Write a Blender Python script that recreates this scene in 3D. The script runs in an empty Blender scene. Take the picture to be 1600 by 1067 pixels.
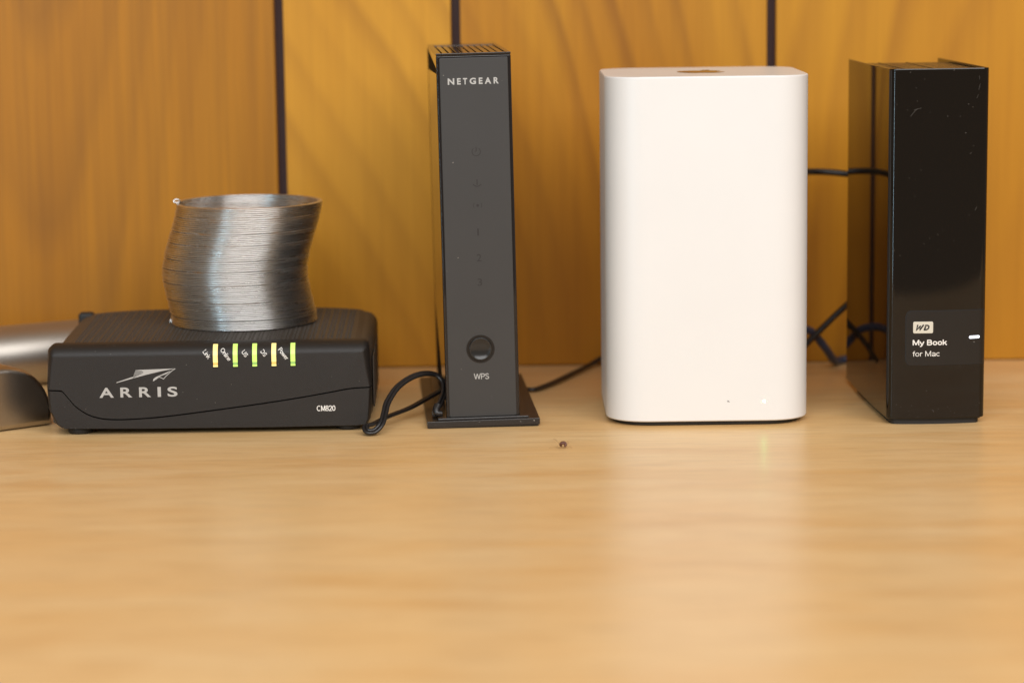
import bpy, bmesh, math, random
from mathutils import Vector, Matrix

# ------------------------------------------------------------------ scene, camera, light
scene = bpy.context.scene
C = scene.collection
MM = 0.001
random.seed(7)

cam_data = bpy.data.cameras.new("camera")
cam = bpy.data.objects.new("camera", cam_data)
C.objects.link(cam)
PITCH, ROLL = 0.1522, -0.0125
fwd = Vector((0, math.cos(PITCH), -math.sin(PITCH)))
up0 = Vector((0, math.sin(PITCH), math.cos(PITCH)))
rt0 = Vector((1, 0, 0))
rt = math.cos(ROLL) * rt0 + math.sin(ROLL) * up0
up = -math.sin(ROLL) * rt0 + math.cos(ROLL) * up0
m = Matrix.Identity(4)
for i in range(3):
    m[i][0], m[i][1], m[i][2] = rt[i], up[i], -fwd[i]
m[0][3], m[1][3], m[2][3] = 0, -1.190, 0.225
cam.matrix_world = m
cam_data.sensor_width = 36
cam_data.lens = 3920 / 1600 * 36
cam_data.clip_start = 0.05
cam_data.clip_end = 50
cam_data.dof.use_dof = True
cam_data.dof.focus_distance = 1.196
cam_data.dof.aperture_fstop = 5.5
scene.camera = cam

world = bpy.data.worlds.new("World")
scene.world = world
world.use_nodes = True
bg = world.node_tree.nodes["Background"]
bg.inputs[0].default_value = (1.0, 0.80, 0.60, 1)
bg.inputs[1].default_value = 0.25

scene.view_settings.view_transform = 'Standard'
scene.view_settings.look = 'None'
scene.view_settings.exposure = 0
scene.view_settings.gamma = 1
scene.cycles.use_denoising = True
scene.cycles.max_bounces = 8
scene.cycles.sample_clamp_indirect = 6


def area(name, loc, target, sx, sy, power, col):
    l = bpy.data.lights.new(name, 'AREA')
    l.shape = 'RECTANGLE'
    l.size, l.size_y = sx, sy
    l.energy = power
    l.color = col
    o = bpy.data.objects.new(name, l)
    o.location = loc
    o.rotation_euler = (Vector(target) - Vector(loc)).to_track_quat('-Z', 'Y').to_euler()
    C.objects.link(o)
    return o


area("window_light", (0.50, -2.05, 1.55), (0.0, 0.0, 0.06), 3.2, 1.7, 86, (0.965, 0.957, 0.955))
area("side_window_light", (-1.42, -2.3, 0.55), (-0.13, 0.07, 0.07), 0.10, 2.4, 22.0, (0.58, 0.84, 1.0))


# ------------------------------------------------------------------ materials
def new_mat(name):
    mt = bpy.data.materials.new(name)
    mt.use_nodes = True
    nt = mt.node_tree
    return mt, nt, nt.nodes["Principled BSDF"]


def N(nt, typ, **kw):
    n = nt.nodes.new(typ)
    for k, v in kw.items():
        setattr(n, k, v)
    return n


def val(n, **kw):
    for k, v in kw.items():
        n.inputs[k].default_value = v
    return n


def math_node(nt, op, a, b=None):
    n = N(nt, 'ShaderNodeMath', operation=op)
    for i, s in enumerate((a, b)):
        if s is None:
            continue
        if isinstance(s, (int, float)):
            n.inputs[i].default_value = s
        else:
            nt.links.new(s, n.inputs[i])
    return n.outputs[0]


def mix_col(nt, fac, a, b):
    n = N(nt, 'ShaderNodeMix', data_type='RGBA')
    for idx, s in ((0, fac), (6, a), (7, b)):
        if isinstance(s, (int, float)):
            n.inputs[idx].default_value = s
        elif isinstance(s, tuple):
            n.inputs[idx].default_value = (*s, 1)
        else:
            nt.links.new(s, n.inputs[idx])
    return n.outputs[2]


def coords(nt, scale=(1, 1, 1), loc=(0, 0, 0), rot=(0, 0, 0)):
    tc = N(nt, 'ShaderNodeTexCoord')
    mp = N(nt, 'ShaderNodeMapping')
    mp.inputs['Scale'].default_value = scale
    mp.inputs['Location'].default_value = loc
    mp.inputs['Rotation'].default_value = rot
    nt.links.new(tc.outputs['Object'], mp.inputs['Vector'])
    return mp.outputs[0]


def noise(nt, vec, scale, detail=3, rough=0.5, dist=0.0):
    n = N(nt, 'ShaderNodeTexNoise')
    nt.links.new(vec, n.inputs['Vector'])
    n.inputs['Scale'].default_value = scale
    n.inputs['Detail'].default_value = detail
    n.inputs['Roughness'].default_value = rough
    n.inputs['Distortion'].default_value = dist
    return n.outputs['Fac']


def ramp(nt, fac, stops):
    n = N(nt, 'ShaderNodeValToRGB')
    el = n.color_ramp.elements
    while len(el) < len(stops):
        el.new(0.5)
    for e, (p, c) in zip(el, stops):
        e.position = p
        e.color = (*c, 1) if isinstance(c, tuple) else (c, c, c, 1)
    nt.links.new(fac, n.inputs[0])
    return n.outputs[0]


def bump(nt, bsdf, h, strength, dist):
    b = N(nt, 'ShaderNodeBump')
    b.inputs['Strength'].default_value = strength
    b.inputs['Distance'].default_value = dist
    nt.links.new(h, b.inputs['Height'])
    nt.links.new(b.outputs[0], bsdf.inputs['Normal'])


def plastic(name, col, rough, grain=1500.0, strength=0.15, dist=0.0002, coat=0.0, var=0.12, specks=0.0,
            metal=0.0, coat_rough=0.03, spec=0.5, speck_scale=900.0):
    mt, nt, b = new_mat(name)
    v = coords(nt)
    big = noise(nt, v, 25, 4, 0.6)
    dark = tuple(c * (1 - var) for c in col)
    light = tuple(min(1, c * (1 + var)) for c in col)
    cc = mix_col(nt, big, dark, light)
    if specks > 0:
        vo = N(nt, 'ShaderNodeTexVoronoi')
        nt.links.new(v, vo.inputs['Vector'])
        vo.inputs['Scale'].default_value = speck_scale
        near = math_node(nt, 'LESS_THAN', vo.outputs['Distance'], 0.22)
        pick = N(nt, 'ShaderNodeSeparateColor')
        nt.links.new(vo.outputs['Color'], pick.inputs[0])
        some = math_node(nt, 'LESS_THAN', pick.outputs[0], specks)
        patch = ramp(nt, noise(nt, v, 60, 2), [(0.40, 0.0), (0.65, 1.0)])
        f = math_node(nt, 'MULTIPLY', math_node(nt, 'MULTIPLY', near, some), patch)
        cc = mix_col(nt, f, cc, (0.42, 0.38, 0.33))
        rr = math_node(nt, 'ADD', math_node(nt, 'MULTIPLY', f, 0.5), rough)
        nt.links.new(rr, b.inputs['Roughness'])
    else:
        r = math_node(nt, 'ADD', math_node(nt, 'MULTIPLY', big, rough * 0.3), rough * 0.85)
        nt.links.new(r, b.inputs['Roughness'])
    nt.links.new(cc, b.inputs['Base Color'])
    b.inputs['Metallic'].default_value = metal
    b.inputs['Specular IOR Level'].default_value = spec
    b.inputs['Coat Weight'].default_value = coat
    b.inputs['Coat Roughness'].default_value = coat_rough
    if strength > 0:
        bump(nt, b, noise(nt, v, grain, 2), strength, dist)
    return mt


def glow(name, col, strength, base=(0.22, 0.22, 0.16)):
    mt, nt, b = new_mat(name)
    v = coords(nt)
    c2 = tuple(c * 0.85 for c in col)
    nt.links.new(mix_col(nt, noise(nt, v, 300), c2, col), b.inputs['Emission Color'])
    b.inputs['Emission Strength'].default_value = strength
    b.inputs['Base Color'].default_value = (*base, 1)
    b.inputs['Roughness'].default_value = 0.35
    return mt


def wall_wood(name, seed, light, mid, dark, xc, zc, ax, az, freq, amp, warp, tilt=0.0, fiber=0.25):
    mt, nt, b = new_mat(name)
    v = coords(nt, rot=(0, tilt, 0))
    so = coords(nt, loc=(seed * 1.37, seed * 0.71, seed * 2.13))
    wv = coords(nt, scale=(9, 1, 2.2), loc=(seed, 0, seed * 2))
    w = math_node(nt, 'MULTIPLY', math_node(nt, 'SUBTRACT', noise(nt, wv, 1.0, 3, 0.5), 0.5), warp)
    sep = N(nt, 'ShaderNodeSeparateXYZ')
    nt.links.new(v, sep.inputs[0])
    dx = math_node(nt, 'MULTIPLY', math_node(nt, 'SUBTRACT', sep.outputs[0], xc), ax)
    dz = math_node(nt, 'MULTIPLY', math_node(nt, 'SUBTRACT', sep.outputs[2], zc), az)
    d = math_node(nt, 'SQRT', math_node(nt, 'ADD', math_node(nt, 'MULTIPLY', dx, dx), math_node(nt, 'MULTIPLY', dz, dz)))
    ph = math_node(nt, 'ADD', math_node(nt, 'MULTIPLY', d, freq), w)
    saw = math_node(nt, 'FRACT', ph)
    wn = N(nt, 'ShaderNodeTexWhiteNoise', noise_dimensions='1D')
    nt.links.new(math_node(nt, 'FLOOR', ph), wn.inputs['W'])
    each = math_node(nt, 'ADD', math_node(nt, 'MULTIPLY', wn.outputs['Value'], 0.85), 0.15)
    ring = ramp(nt, saw, [(0.0, 0.0), (0.35, 0.10), (0.68, 0.85), (0.78, 1.0), (1.0, 0.0)])
    ring = math_node(nt, 'MULTIPLY', ring, each)
    fade = ramp(nt, noise(nt, coords(nt, scale=(10, 1, 4), loc=(seed * 3, 0, 1)), 1.0, 2), [(0.30, 0.15), (0.60, 1.0)])
    rf = math_node(nt, 'MULTIPLY', math_node(nt, 'MULTIPLY', ring, fade), amp)
    fib = noise(nt, coords(nt, scale=(260, 1, 7), loc=(seed, 0, 0), rot=(0, tilt, 0)), 1.0, 3, 0.6)
    broad = ramp(nt, noise(nt, coords(nt, scale=(22, 1, 2.5), loc=(seed * 2, 0, 3)), 1.0, 3), [(0.3, 0.0), (0.7, 1.0)])
    base = mix_col(nt, broad, light, mid)
    base = mix_col(nt, math_node(nt, 'MULTIPLY', ramp(nt, fib, [(0.35, 0.0), (0.75, 1.0)]), fiber), base, dark)
    cc = mix_col(nt, rf, base, dark)
    nt.links.new(cc, b.inputs['Base Color'])
    b.inputs['Roughness'].default_value = 0.40
    b.inputs['Specular IOR Level'].default_value = 0.33
    bump(nt, b, fib, 0.08, 0.0004)
    return mt


def desk_wood(name):
    mt, nt, b = new_mat(name)
    broad = noise(nt, coords(nt, scale=(5, 26, 1)), 1.0, 4, 0.55, 0.6)
    med = noise(nt, coords(nt, scale=(9, 90, 1), loc=(4, 2, 0)), 1.0, 4, 0.6, 0.3)
    fine = noise(nt, coords(nt, scale=(26, 620, 1)), 1.0, 4, 0.7)
    lines = noise(nt, coords(nt, scale=(20, 210, 1), loc=(3, 1, 0)), 1.0, 4, 0.75)
    flame = noise(nt, coords(nt, scale=(8, 34, 1), loc=(1, 7, 0)), 1.0, 3, 0.55, 1.2)
    c = mix_col(nt, ramp(nt, broad, [(0.3, 0.0), (0.7, 1.0)]), (0.785, 0.478, 0.195), (0.840, 0.580, 0.290))
    c = mix_col(nt, math_node(nt, 'MULTIPLY', ramp(nt, flame, [(0.52, 0.0), (0.74, 1.0)]), 0.45), c, (0.64, 0.335, 0.105))
    c = mix_col(nt, math_node(nt, 'MULTIPLY', ramp(nt, med, [(0.45, 0.0), (0.75, 1.0)]), 0.30), c, (0.82, 0.61, 0.35))
    c = mix_col(nt, math_node(nt, 'MULTIPLY', ramp(nt, fine, [(0.48, 0.0), (0.72, 1.0)]), 0.40), c, (0.47, 0.265, 0.105))
    c = mix_col(nt, math_node(nt, 'MULTIPLY', ramp(nt, lines, [(0.50, 0.0), (0.66, 1.0)]), 0.30), c, (0.50, 0.285, 0.115))
    vo = N(nt, 'ShaderNodeTexVoronoi')
    nt.links.new(coords(nt, scale=(1.0, 1.0, 1)), vo.inputs['Vector'])
    vo.inputs['Scale'].default_value = 5.5
    knot = math_node(nt, 'MULTIPLY', ramp(nt, vo.outputs['Distance'], [(0.0, 1.0), (0.075, 0.0)]), 0.35)
    c = mix_col(nt, knot, c, (0.45, 0.17, 0.06))
    nt.links.new(c, b.inputs['Base Color'])
    r = math_node(nt, 'ADD', math_node(nt, 'MULTIPLY', med, 0.16), 0.23)
    nt.links.new(r, b.inputs['Roughness'])
    b.inputs['Specular IOR Level'].default_value = 0.20
    bump(nt, b, fine, 0.10, 0.00012)
    return mt


def brushed(name, col, rough, an=(1, 1, 1), scale=60):
    mt, nt, b = new_mat(name)
    f = noise(nt, coords(nt, scale=an), scale, 4, 0.6)
    dk = tuple(c * 0.8 for c in col)
    nt.links.new(mix_col(nt, f, dk, col), b.inputs['Base Color'])
    nt.links.new(math_node(nt, 'ADD', math_node(nt, 'MULTIPLY', f, 0.12), rough), b.inputs['Roughness'])
    b.inputs['Metallic'].default_value = 1.0
    return mt


M = {}
M['desk'] = desk_wood("desk_wood")
M['plank_a'] = wall_wood("wall_wood_streaked", 1.0, (0.455, 0.185, 0.010), (0.375, 0.145, 0.008), (0.165, 0.068, 0.012),
                         -0.260, 1.10, 1.0, 0.085, 90, 0.55, 1.9, 0.0, 0.34)
M['plank_b'] = wall_wood("wall_wood_smooth", 5.2, (0.620, 0.292, 0.026), (0.540, 0.240, 0.018), (0.300, 0.118, 0.012),
                         -0.24, -0.10, 0.9, 0.42, 60, 0.50, 1.6, 0.25, 0.16)
M['plank_c'] = wall_wood("wall_wood_arched", 9.1, (0.540, 0.238, 0.016), (0.430, 0.168, 0.011), (0.180, 0.060, 0.010),
                         -0.105, -0.20, 1.0, 0.34, 74, 0.58, 1.9, 0.0, 0.18)
M['plank_d'] = wall_wood("wall_wood_slanted", 3.3, (0.560, 0.255, 0.017), (0.480, 0.205, 0.013), (0.290, 0.108, 0.011),
                         0.34, -0.1, 1.0, 0.35, 42, 0.55, 1.6, 0.0, 0.20)
M['groove'] = plastic("groove_paint", (0.040, 0.017, 0.016), 0.75, 300, 0.2, 0.0003)
M['black_gloss'] = plastic("black_gloss_plastic", (0.010, 0.008, 0.007), 0.035, 200, 0.0, specks=0.10)
M['router_black'] = plastic("router_black_gloss", (0.012, 0.010, 0.010), 0.05, 200, 0.0)
M['drive_gloss'] = plastic("drive_gloss_plastic", (0.006, 0.0042, 0.003), 0.055, 90, 0.012, 0.0004, specks=0.004, speck_scale=1800, spec=0.42)
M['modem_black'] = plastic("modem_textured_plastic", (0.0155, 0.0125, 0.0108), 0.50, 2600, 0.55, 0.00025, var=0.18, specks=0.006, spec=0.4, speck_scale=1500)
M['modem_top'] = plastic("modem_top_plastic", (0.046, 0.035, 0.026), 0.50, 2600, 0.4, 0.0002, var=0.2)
M['pit'] = plastic("vent_dark", (0.004, 0.0035, 0.003), 0.9, 500, 0.0, spec=0.1)
M['rubber'] = plastic("foot_rubber", (0.012, 0.011, 0.010), 0.6, 1500, 0.2)
M['router_grey'] = plastic("router_satin_grey", (0.036, 0.034, 0.0325), 0.46, 3000, 0.45, 0.00015, var=0.10, specks=0.003)
M['router_ring'] = plastic("router_gap_black", (0.006, 0.005, 0.005), 0.3, 800, 0.0)
M['router_button'] = plastic("router_button_gloss", (0.016, 0.0155, 0.015), 0.17, 2000, 0.0)
M['router_base'] = plastic("router_base_black", (0.020, 0.016, 0.014), 0.33, 1500, 0.2, 0.0002, var=0.25, specks=0.06)
M['router_top'] = plastic("router_top_gloss", (0.022, 0.016, 0.012), 0.14, 1500, 0.05)
M['white'] = plastic("white_gloss_plastic", (0.745, 0.730, 0.712), 0.40, 200, 0.0, var=0.02)
M['white_top'] = plastic("white_matte_top", (0.80, 0.77, 0.73), 0.35, 1500, 0.05, var=0.02)
M['emblem'] = plastic("emblem_gloss_grey", (0.10, 0.085, 0.07), 0.10, 900, 0.0, metal=0.6)
M['badge'] = plastic("badge_matte_plastic", (0.007, 0.0055, 0.0045), 0.36, 2800, 0.3, 0.00015, specks=0.003)
M['seam'] = plastic("seam_black", (0.003, 0.003, 0.003), 0.7, 500, 0.0)
M['print_silver'] = plastic("print_silver", (0.44, 0.43, 0.41), 0.45, 1500, 0.0)
M['print_white'] = plastic("print_white", (0.78, 0.75, 0.70), 0.5, 1500, 0.0)
M['print_dark'] = plastic("print_dark", (0.017, 0.014, 0.013), 0.5, 1500, 0.0)
M['print_black'] = plastic("print_black", (0.010, 0.008, 0.008), 0.5, 1500, 0.0)
M['cream'] = plastic("cream_badge", (0.62, 0.58, 0.48), 0.4, 1500, 0.0, var=0.05)
M['scratch'] = plastic("scratch_grey", (0.20, 0.18, 0.16), 0.5, 1500, 0.0)
M['steel'] = brushed("spring_steel", (0.74, 0.73, 0.715), 0.22, (1, 1, 30), 40)
M['aluminium'] = brushed("satin_aluminium", (0.52, 0.48, 0.43), 0.36, (1, 1, 1), 900)
M['aluminium_smooth'] = brushed("smooth_aluminium", (0.46, 0.41, 0.36), 0.24, (1, 1, 1), 900)
M['cord'] = plastic("cord_black_rubber", (0.014, 0.012, 0.012), 0.36, 900, 0.2, 0.0002)
M['blue'] = plastic("cable_blue", (0.030, 0.048, 0.105), 0.45, 900, 0.15, 0.0002)
M['bug'] = plastic("bug_brown", (0.11, 0.035, 0.020), 0.35, 2500, 0.4, 0.0002, var=0.4)
M['bug_leg'] = plastic("bug_leg_tan", (0.42, 0.26, 0.11), 0.5, 2500, 0.0)
M['led_yellow'] = glow("led_amber", (1.0, 0.78, 0.21), 1.2)
M['led_yellow_tip'] = glow("led_amber_tip", (1.0, 0.52, 0.02), 0.95)
M['led_green'] = glow("led_lime", (0.60, 0.95, 0.07), 1.05)
M['led_green_tip'] = glow("led_lime_tip", (0.22, 0.62, 0.01), 0.75)
M['led_white'] = glow("led_white", (0.85, 0.88, 1.0), 2.2)
M['led_dot'] = glow("led_dot_green", (0.06, 1.0, 0.26), 48.0)


# ------------------------------------------------------------------ helpers
def obj(name, bm, mat, parent=None, smooth=False, angle=None):
    bmesh.ops.recalc_face_normals(bm, faces=bm.faces[:])
    me = bpy.data.meshes.new(name)
    bm.to_mesh(me)
    bm.free()
    if smooth:
        for p in me.polygons:
            p.use_smooth = True
        if angle is not None:
            me.set_sharp_from_angle(angle=math.radians(angle))
    weighted = smooth and len(me.polygons) < 20000
    me.materials.append(mat)
    o = bpy.data.objects.new(name, me)
    C.objects.link(o)
    if weighted:
        wn = o.modifiers.new("weighted_normals", 'WEIGHTED_NORMAL')
        wn.keep_sharp = True
        wn.weight = 90
    if parent:
        o.parent = parent
    return o


def thing(name, label, cat, loc=(0, 0, 0), rot=(0, 0, 0), group=None):
    o = bpy.data.objects.new(name, None)
    o.empty_display_size = 0.02
    C.objects.link(o)
    o.location = Vector(loc) * MM
    o.rotation_euler = rot
    tag(o, label, cat, group)
    return o


def tag(o, label, cat, group=None):
    o['label'] = label
    o['category'] = cat
    if group:
        o['group'] = group
    return o


def box(bm, x0, x1, y0, y1, z0, z1, bev=0.0, seg=2):
    vs = [bm.verts.new((x * MM, y * MM, z * MM)) for x in (x0, x1) for y in (y0, y1) for z in (z0, z1)]
    idx = [(0, 1, 3, 2), (4, 6, 7, 5), (0, 4, 5, 1), (2, 3, 7, 6), (0, 2, 6, 4), (1, 5, 7, 3)]
    fs = [bm.faces.new([vs[i] for i in f]) for f in idx]
    if bev > 0:
        es = list({e for f in fs for e in f.edges})
        bmesh.ops.bevel(bm, geom=es, offset=bev * MM, segments=seg, profile=0.5, affect='EDGES')
    return bm


def rings(bm, loops, cap0=True, cap1=True, closed=True):
    """join point loops (mm) into a skin"""
    vl = [[bm.verts.new(Vector(p) * MM) for p in lp] for lp in loops]
    n = len(vl[0])
    for a, b in zip(vl, vl[1:]):
        for i in range(n if closed else n - 1):
            j = (i + 1) % n
            bm.faces.new((a[i], a[j], b[j], b[i]))
    if cap0:
        bm.faces.new(list(reversed(vl[0])))
    if cap1:
        bm.faces.new(vl[-1])
    return vl


def rrect(w, h, r, n=8, cx=0, cy=0):
    pts = []
    for (sx, sy, a0) in ((1, -1, -90), (1, 1, 0), (-1, 1, 90), (-1, -1, 180)):
        for k in range(n + 1):
            a = math.radians(a0 + 90 * k / n)
            pts.append((cx + sx * (w / 2 - r) + r * math.cos(a), cy + sy * (h / 2 - r) + r * math.sin(a)))
    return pts


def catmull(pts, sub):
    out = []
    P = [Vector(p) for p in pts]
    P = [2 * P[0] - P[1]] + P + [2 * P[-1] - P[-2]]
    for i in range(1, len(P) - 2):
        p0, p1, p2, p3 = P[i - 1], P[i], P[i + 1], P[i + 2]
        for k in range(sub):
            t = k / sub
            out.append(0.5 * ((2 * p1) + (p2 - p0) * t + (2 * p0 - 5 * p1 + 4 * p2 - p3) * t * t
                              + (3 * p1 - p0 - 3 * p2 + p3) * t ** 3))
    out.append(P[-2])
    return out


def frames(P, n0=None):
    T = []
    for i in range(len(P)):
        a = P[max(0, i - 1)]
        b = P[min(len(P) - 1, i + 1)]
        T.append((b - a).normalized())
    n = Vector(n0) if n0 else T[0].orthogonal()
    fr = []
    for t in T:
        n = (n - t * n.dot(t))
        n = n.normalized() if n.length > 1e-6 else t.orthogonal().normalized()
        fr.append((n.copy(), t.cross(n)))
    return fr


def tube(bm, P, r, sides=10, offs=(0, 0), n0=None):
    P = [Vector(p) for p in P]
    fr = frames(P, n0)
    lp = []
    for i, (p, (n, b)) in enumerate(zip(P, fr)):
        rr = r(i / (len(P) - 1)) if callable(r) else r
        c = p + n * offs[0] + b * offs[1]
        lp.append([c + n * (rr * math.cos(2 * math.pi * k / sides)) + b * (rr * math.sin(2 * math.pi * k / sides))
                   for k in range(sides)])
    rings(bm, lp)
    return bm


def lathe(bm, prof, cx, cz, y_sign=1, n=40):
    """profile of (radius, y) spun about a y axis at (cx, cz)"""
    lp = [[(cx + r * math.cos(2 * math.pi * k / n), y, cz + r * math.sin(2 * math.pi * k / n)) for k in range(n)]
          for r, y in prof]
    rings(bm, lp)
    return bm


# --- lettering: glyph outlines filled, fitted to a box and laid on a surface by fn(u, v) -> (x, y, z)
def text_geo(s, bold=0.0, spacing=1.0, shear=0.0):
    cu = bpy.data.curves.new("lettering", 'FONT')
    cu.body = s
    cu.offset = bold
    cu.space_character = spacing
    cu.shear = shear
    cu.resolution_u = 6
    o = bpy.data.objects.new("lettering", cu)
    C.objects.link(o)
    dg = bpy.context.evaluated_depsgraph_get()
    me = bpy.data.meshes.new_from_object(o.evaluated_get(dg))
    vs = [(v.co.x, v.co.y) for v in me.vertices]
    fs = [tuple(p.vertices) for p in me.polygons]
    bpy.data.objects.remove(o)
    bpy.data.curves.remove(cu)
    bpy.data.meshes.remove(me)
    return vs, fs


CAP = None


def cap_height():
    global CAP
    if CAP is None:
        vs, _ = text_geo("H")
        CAP = max(v[1] for v in vs)
    return CAP


def put_text(bm, s, x0, x1, z0, z1, fn, bold=0.0, fit=False, spacing=1.0, shear=0.0, rot=0.0, stripe=False):
    """z0..z1 is the cap height (or the exact box when fit is set); rot turns the word about its centre"""
    vs, fs = text_geo(s, bold, spacing, shear)
    ux0, ux1 = min(v[0] for v in vs), max(v[0] for v in vs)
    if fit:
        uz0, uz1 = min(v[1] for v in vs), max(v[1] for v in vs)
    else:
        uz0, uz1 = 0, cap_height()
    cx, cz = (x0 + x1) / 2, (z0 + z1) / 2
    out = []
    for u, v in vs:
        x = x0 + (u - ux0) / (ux1 - ux0) * (x1 - x0)
        z = z0 + (v - uz0) / (uz1 - uz0) * (z1 - z0)
        if rot:
            dx, dz = x - cx, z - cz
            x = cx + dx * math.cos(rot) - dz * math.sin(rot)
            z = cz + dx * math.sin(rot) + dz * math.cos(rot)
        out.append(bm.verts.new(Vector(fn(x, z)) * MM))
    for f in fs:
        try:
            bm.faces.new([out[i] for i in f])
        except ValueError:
            pass
    return bm


def put_poly(bm, pts, fn):
    vs = [bm.verts.new(Vector(fn(x, z)) * MM) for x, z in pts]
    f = bm.faces.new(vs)
    bmesh.ops.triangulate(bm, faces=[f])
    return bm


def put_stroke(bm, pts, w, fn, closed=False):
    P = [Vector((p[0], p[1])) for p in pts]
    n = len(P)
    L, Rr = [], []
    for i in range(n):
        a = P[(i - 1) % n] if (closed or i > 0) else P[i]
        b = P[(i + 1) % n] if (closed or i < n - 1) else P[i]
        t = (b - a).normalized()
        k = 1.0
        if a != P[i] and b != P[i]:
            k = 1.0 / max(0.55, abs((b - P[i]).normalized().dot(t)))
        nn = Vector((-t.y, t.x)) * (w / 2 * k)
        L.append(P[i] + nn)
        Rr.append(P[i] - nn)
    vl = [bm.verts.new(Vector(fn(*p)) * MM) for p in L]
    vr = [bm.verts.new(Vector(fn(*p)) * MM) for p in Rr]
    for i in range(n if closed else n - 1):
        j = (i + 1) % n
        bm.faces.new((vl[i], vl[j], vr[j], vr[i]))
    return bm


def _A(cx, cz, rx, rz, a0, a1, n=14):
    return [(cx + rx * math.cos(math.radians(a0 + (a1 - a0) * k / n)), cz + rz * math.sin(math.radians(a0 + (a1 - a0) * k / n)))
            for k in range(n + 1)]


STROKES = {
    ' ': (0.30, []),
    'C': (0.82, [_A(.42, .5, .35, .43, 48, 312)]),
    'M': (0.88, [[(.09, 0), (.09, 1)], [(.11, .97), (.43, .08), (.75, .97)], [(.77, 1), (.77, 0)]]),
    '8': (0.66, [_A(.32, .73, .22, .20, 0, 360), _A(.32, .28, .26, .22, 0, 360)]),
    '2': (0.66, [_A(.32, .68, .25, .25, 170, -35) + [(.08, .08)], [(.04, .07), (.60, .07)]]),
    '0': (0.66, [_A(.32, .5, .25, .43, 0, 360)]),
    'y': (0.58, [[(.04, .70), (.29, .05)], [(.54, .70), (.25, -.12), (.15, -.20), (.04, -.20)]]),
    'B': (0.74, [[(.11, 0), (.11, 1)], [(.11, .93)] + _A(.38, .725, .20, .205, 90, -90) + [(.11, .52)],
                 [(.11, .52)] + _A(.40, .295, .23, .225, 90, -90) + [(.11, .07)]]),
    'o': (0.62, [_A(.30, .36, .23, .29, 0, 360)]),
    'k': (0.56, [[(.09, 0), (.09, 1)], [(.50, .70), (.11, .30)], [(.24, .42), (.54, 0)]]),
    'f': (0.34, [[(.17, 0), (.17, .79)] + _A(.34, .79, .17, .14, 180, 90, 5), [(.03, .64), (.34, .64)]]),
    'r': (0.38, [[(.09, 0), (.09, .71)], _A(.31, .42, .22, .24, 180, 80, 7)]),
    'a': (0.58, [_A(.28, .50, .20, .16, 165, 0, 8) + [(.48, .12), (.56, .05)], _A(.27, .19, .20, .135, 0, 360)]),
    'c': (0.54, [_A(.30, .36, .23, .29, 45, 315)]),
    'L': (0.58, [[(.10, 1), (.10, .07), (.56, .07)]]),
    'i': (0.20, [[(.09, 0), (.09, .70)], [(.09, .87), (.09, 1)]]),
    'n': (0.58, [[(.09, 0), (.09, .71)], _A(.29, .42, .20, .24, 180, 0, 8) + [(.49, 0)]]),
    'O': (0.88, [_A(.44, .5, .37, .43, 0, 360)]),
    'l': (0.20, [[(.09, 0), (.09, 1)]]),
    'e': (0.60, [[(.08, .38), (.53, .38)] + _A(.30, .36, .225, .29, 8, 318)]),
    'U': (0.74, [[(.09, 1)] + _A(.36, .35, .27, .28, 180, 360, 10) + [(.63, 1)]]),
    'S': (0.68, [[(.57, .77), (.49, .90), (.33, .93), (.16, .87), (.11, .73), (.19, .59), (.36, .51), (.53, .42), (.59, .27), (.51, .13),
                  (.34, .07), (.16, .12), (.08, .25)]]),
    'D': (0.76, [[(.11, 0), (.11, 1)], [(.11, .93)] + _A(.32, .5, .34, .43, 90, -90) + [(.11, .07)]]),
    'P': (0.66, [[(.11, 0), (.11, 1)], [(.11, .93)] + _A(.39, .70, .21, .23, 90, -90) + [(.11, .47)]]),
    'W': (1.02, [[(.03, 1), (.27, .06), (.51, .95), (.75, .06), (.99, 1)]]),
    'w': (0.76, [[(.03, .70), (.20, .03), (.38, .67), (.56, .03), (.73, .70)]]),
}


def put_sans(bm, s, x0, x1, z0, z1, w, fn, rot=0.0):
    """plain sans lettering drawn with strokes of width w (in cap heights)"""
    total = sum(STROKES[c][0] for c in s) - 0.06
    cap = z1 - z0
    kx = (x1 - x0) / total
    cx, cz = (x0 + x1) / 2, (z0 + z1) / 2
    pen = 0.0
    n = 0
    for c in s:
        adv, lines = STROKES[c]
        for ln in lines:
            pts = []
            for u, v in ln:
                x, z = x0 + (pen + u) * kx, z0 + v * cap
                if rot:
                    dx, dz = x - cx, z - cz
                    x = cx + dx * math.cos(rot) - dz * math.sin(rot)
                    z = cz + dx * math.sin(rot) + dz * math.cos(rot)
                pts.append((x, z))
            runs, cur = [], [pts[0]]
            for a, b, e in zip(pts, pts[1:], pts[2:] + [None]):
                cur.append(b)
                if e is not None:
                    d1 = Vector((b[0] - a[0], b[1] - a[1])).normalized()
                    d2 = Vector((e[0] - b[0], e[1] - b[1])).normalized()
                    if d1.dot(d2) < 0.05:
                        runs.append(cur)
                        cur = [b]
            runs.append(cur)
            for run in runs:
                lift = 0.004 * (n % 4)
                n += 1

                def fl(x, z, lift=lift):
                    p = fn(x, z)
                    return (p[0], p[1] - lift, p[2])
                put_stroke(bm, run, w * cap, fl)
        pen += adv
    return bm


def print_obj(name, bm, mat, parent):
    """flat print: keep the faces turned towards the viewer side (-y)"""
    o = obj(name, bm, mat, parent)
    return o


# ------------------------------------------------------------------ desk and wall
bm = bmesh.new()
box(bm, -800, 800, -470, 189, -26, 0, 1.5, 3)
desk = obj("desk", bm, M['desk'], None, True, 40)
tag(desk, "pale honey coloured wood desk top carrying all the devices", "desk")

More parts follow.
